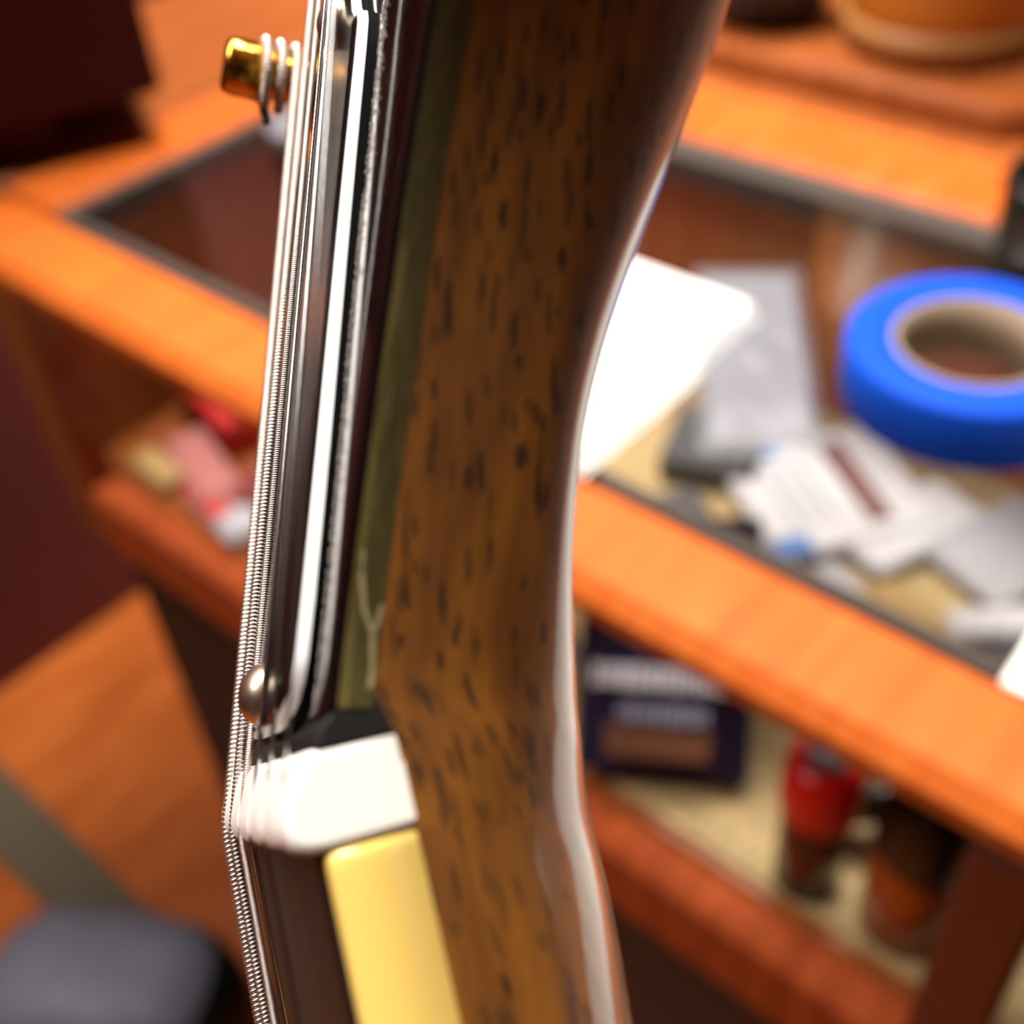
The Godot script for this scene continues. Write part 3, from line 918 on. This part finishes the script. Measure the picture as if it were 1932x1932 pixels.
# ---------------------------------------------------------------- set-up
func build_materials() -> void:
	var m: StandardMaterial3D = mat(Color.WHITE, 0.5, 0.0, 1.0)
	m.albedo_texture = mahogany()
	m.clearcoat_roughness = 0.02
	M.mahogany = m
	m = mat(Color.WHITE, 0.35, 0.0, 1.0)
	m.albedo_texture = overlay_print()
	M.overlay = m
	M.black_gloss = mat(Color(0.02, 0.02, 0.022), 0.12, 0.0, 1.0)
	M.black_dull = mat(Color(0.02, 0.02, 0.02), 0.5)
	M.black_ply = mat(Color(0.010, 0.010, 0.011), 0.7)
	M.black_ply.metallic_specular = 0.15
	M.black_cover = mat(Color(0.035, 0.035, 0.04), 0.25)
	M.white_plastic = mat(Color(0.93, 0.94, 0.95), 0.35)
	M.bone = mat(Color(0.93, 0.92, 0.90), 0.35)
	M.cream = mat(Color(0.92, 0.79, 0.42), 0.3, 0.0, 0.5)
	M.rosewood = mat(Color(0.085, 0.055, 0.045), 0.5)
	M.steel = mat(Color(0.75, 0.75, 0.74), 0.3, 1.0)
	M.plain = mat(Color(0.80, 0.81, 0.82), 0.16, 1.0)
	M.wound = mat(Color(0.82, 0.78, 0.75), 0.38, 1.0)
	M.dark_steel = mat(Color(0.2, 0.19, 0.18), 0.4, 1.0)
	M.dust = mat(Color(0.50, 0.48, 0.46), 0.9)
	M.nickel = mat(Color(0.76, 0.71, 0.63), 0.34, 1.0)
	M.gold = mat(Color(0.78, 0.58, 0.22), 0.2, 1.0)
	# shop
	M.rail = wood_mat(Color(0.73, 0.385, 0.15), Color(0.67, 0.31, 0.10), Vector3(5, 5, 5), 1, 0.5, 0.15)
	M.rail_dark = wood_mat(Color(0.66, 0.31, 0.15), Color(0.56, 0.25, 0.11), Vector3(5, 5, 5), 2, 0.65, 0.0)
	M.post = mat(Color(0.30, 0.10, 0.07), 0.4)
	M.wing = wood_mat(Color(0.57, 0.31, 0.14), Color(0.49, 0.25, 0.105), Vector3(4, 4, 4), 3, 0.5, 0.15)
	M.case_in = wood_mat(Color(0.58, 0.34, 0.17), Color(0.50, 0.27, 0.13), Vector3(4, 4, 4), 4)
	M.case_back = wood_mat(Color(0.70, 0.43, 0.26), Color(0.60, 0.35, 0.20), Vector3(4, 4, 4), 5)
	M.base_dark = mat(Color(0.10, 0.05, 0.04), 0.6)
	M.gasket = mat(Color(0.22, 0.19, 0.17), 0.9)
	M.floor = wood_mat(Color(0.70, 0.38, 0.17), Color(0.58, 0.29, 0.115), Vector3(1.2, 1.2, 3.0), 6, 0.35, 0.3)
	M.maroon = mat(Color(0.36, 0.13, 0.115), 0.7)
	M.olive = mat(Color(0.30, 0.26, 0.18), 0.6)
	M.wall = mat(Color(0.80, 0.78, 0.74), 0.8)
	M.ceiling = mat(Color(0.62, 0.57, 0.52), 0.8)
	M.wall_brown = mat(Color(0.42, 0.33, 0.26), 0.8)
	M.white_paint = mat(Color(0.88, 0.88, 0.87), 0.7)
	m = mat(Color(1, 1, 1), 0.5)
	m.emission_enabled = true
	m.emission = Color(1.0, 0.97, 0.93)
	m.emission_energy_multiplier = 6.0
	M.lamp = m
	m = mat(Color(0.10, 0.12, 0.11, 0.04), 0.0)
	m.transparency = BaseMaterial3D.TRANSPARENCY_ALPHA
	M.glass = m
	m = mat(Color(0.50, 0.52, 0.56, 0.30), 0.4)
	m.transparency = BaseMaterial3D.TRANSPARENCY_ALPHA
	M.plastic = m
	m = mat(Color.WHITE, 0.9)
	m.albedo_texture = speckle(Color(0.66, 0.57, 0.40), Color(0.36, 0.32, 0.22), 0.25, 8)
	m.uv1_triplanar = true
	m.uv1_world_triplanar = true
	m.uv1_scale = Vector3(3, 3, 3)
	M.cloth = m
	M.tape = mat(Color(0.01, 0.27, 0.74), 0.65)
	M.tape.metallic_specular = 0.25
	M.card = mat(Color(0.55, 0.48, 0.40), 0.8)
	M.paper = mat(Color(0.93, 0.93, 0.91), 0.7)
	M.grey_card = mat(Color(0.42, 0.41, 0.44), 0.5)
	M.red_dark = mat(Color(0.24, 0.045, 0.02), 0.6)
	M.red_dark.metallic_specular = 0.25
	M.black_plastic = mat(Color(0.03, 0.03, 0.033), 0.35)
	M.amber = mat(Color(0.66, 0.41, 0.11), 0.35)
	M.pale = mat(Color(0.58, 0.40, 0.20), 0.5)
	M.navy_gloss = mat(Color(0.05, 0.06, 0.13), 0.25)
	M.navy = mat(Color(0.13, 0.11, 0.22), 0.4)
	M.white_card = mat(Color(0.74, 0.74, 0.75), 0.5)
	M.pale_card = mat(Color(0.62, 0.62, 0.64), 0.5)
	M.brown_print = mat(Color(0.42, 0.26, 0.18), 0.5)
	M.blue_print = mat(Color(0.28, 0.45, 0.68), 0.5)
	M.red_print = mat(Color(0.72, 0.10, 0.10), 0.5)
	M.red_deep = mat(Color(0.42, 0.10, 0.10), 0.5)
	M.grey_print = mat(Color(0.55, 0.55, 0.62), 0.5)
	M.white_print = mat(Color(0.92, 0.92, 0.96), 0.5)
	M.grey_dark = mat(Color(0.24, 0.24, 0.25), 0.5)
	M.tan = mat(Color(0.62, 0.50, 0.30), 0.7)
	M.pink = mat(Color(0.62, 0.38, 0.36), 0.5)
	M.red_cap = mat(Color(0.82, 0.06, 0.07), 0.3)
	M.red_glass = mat(Color(0.22, 0.08, 0.06), 0.2)
	M.amber_glass = mat(Color(0.58, 0.26, 0.06), 0.25)
	M.leather = mat(Color(0.06, 0.062, 0.07), 0.5)
	M.slate = mat(Color(0.40, 0.415, 0.47), 0.6)  # grey of the painted sheen on the bag top

func _ready() -> void:
	# camera, lens
	var cam := Camera3D.new()
	cam.name = "camera"
	add_child(cam)
	cam.transform = Transform3D(CAM.orthonormalized(), Vector3(0, H_CAM, 0))
	var lens := CameraAttributesPhysical.new()
	lens.frustum_focal_length = 27.33
	lens.frustum_focus_distance = 0.103
	lens.frustum_near = 0.01
	lens.frustum_far = 50.0
	lens.exposure_aperture = 10.5
	cam.attributes = lens
	cam.fov = 47.41
	cam.near = 0.01
	cam.far = 50.0
	cam.current = true
	# sky outside the added window, exposure
	var env := Environment.new()
	env.background_mode = Environment.BG_SKY
	var sky := Sky.new()
	var sm := ProceduralSkyMaterial.new()
	sm.sky_top_color = Color(0.62, 0.76, 0.92)
	sm.sky_horizon_color = Color(0.90, 0.95, 0.97)
	sm.ground_bottom_color = Color(0.45, 0.45, 0.44)
	sm.ground_horizon_color = Color(0.80, 0.82, 0.82)
	sm.energy_multiplier = 1.6
	sky.sky_material = sm
	env.sky = sky
	env.tonemap_mode = Environment.TONE_MAPPER_LINEAR
	env.tonemap_exposure = 1.0
	env.sdfgi_enabled = true
	env.ssao_enabled = true
	env.ssil_enabled = true
	var we := WorldEnvironment.new()
	we.name = "world_environment"
	we.environment = env
	add_child(we)
	An = Vector3(-sin(deg_to_rad(TILT_NECK)), cos(deg_to_rad(TILT_NECK)), 0)
	Bn = Vector3(cos(deg_to_rad(TILT_NECK)), sin(deg_to_rad(TILT_NECK)), 0)
	Hd = Vector3(sin(deg_to_rad(TILT_HEAD)), cos(deg_to_rad(TILT_HEAD)), 0)
	Hb = Vector3(cos(deg_to_rad(TILT_HEAD)), -sin(deg_to_rad(TILT_HEAD)), 0)
	build_materials()
	# ceiling panels
	frustum_light("ceiling_panel", "bright white ceiling light panel above the glass counter", Vector3(-0.68, 1.72, -0.85), Vector2(1.2, 0.6), 9.0)
	frustum_light("ceiling_panel", "white ceiling light panel over the floor left of the counter", Vector3(-1.0, 1.72, 0.3), Vector2(0.6, 1.2), 4.4)
	build_room()
	build_counter()
	build_guitar()
	build_things()
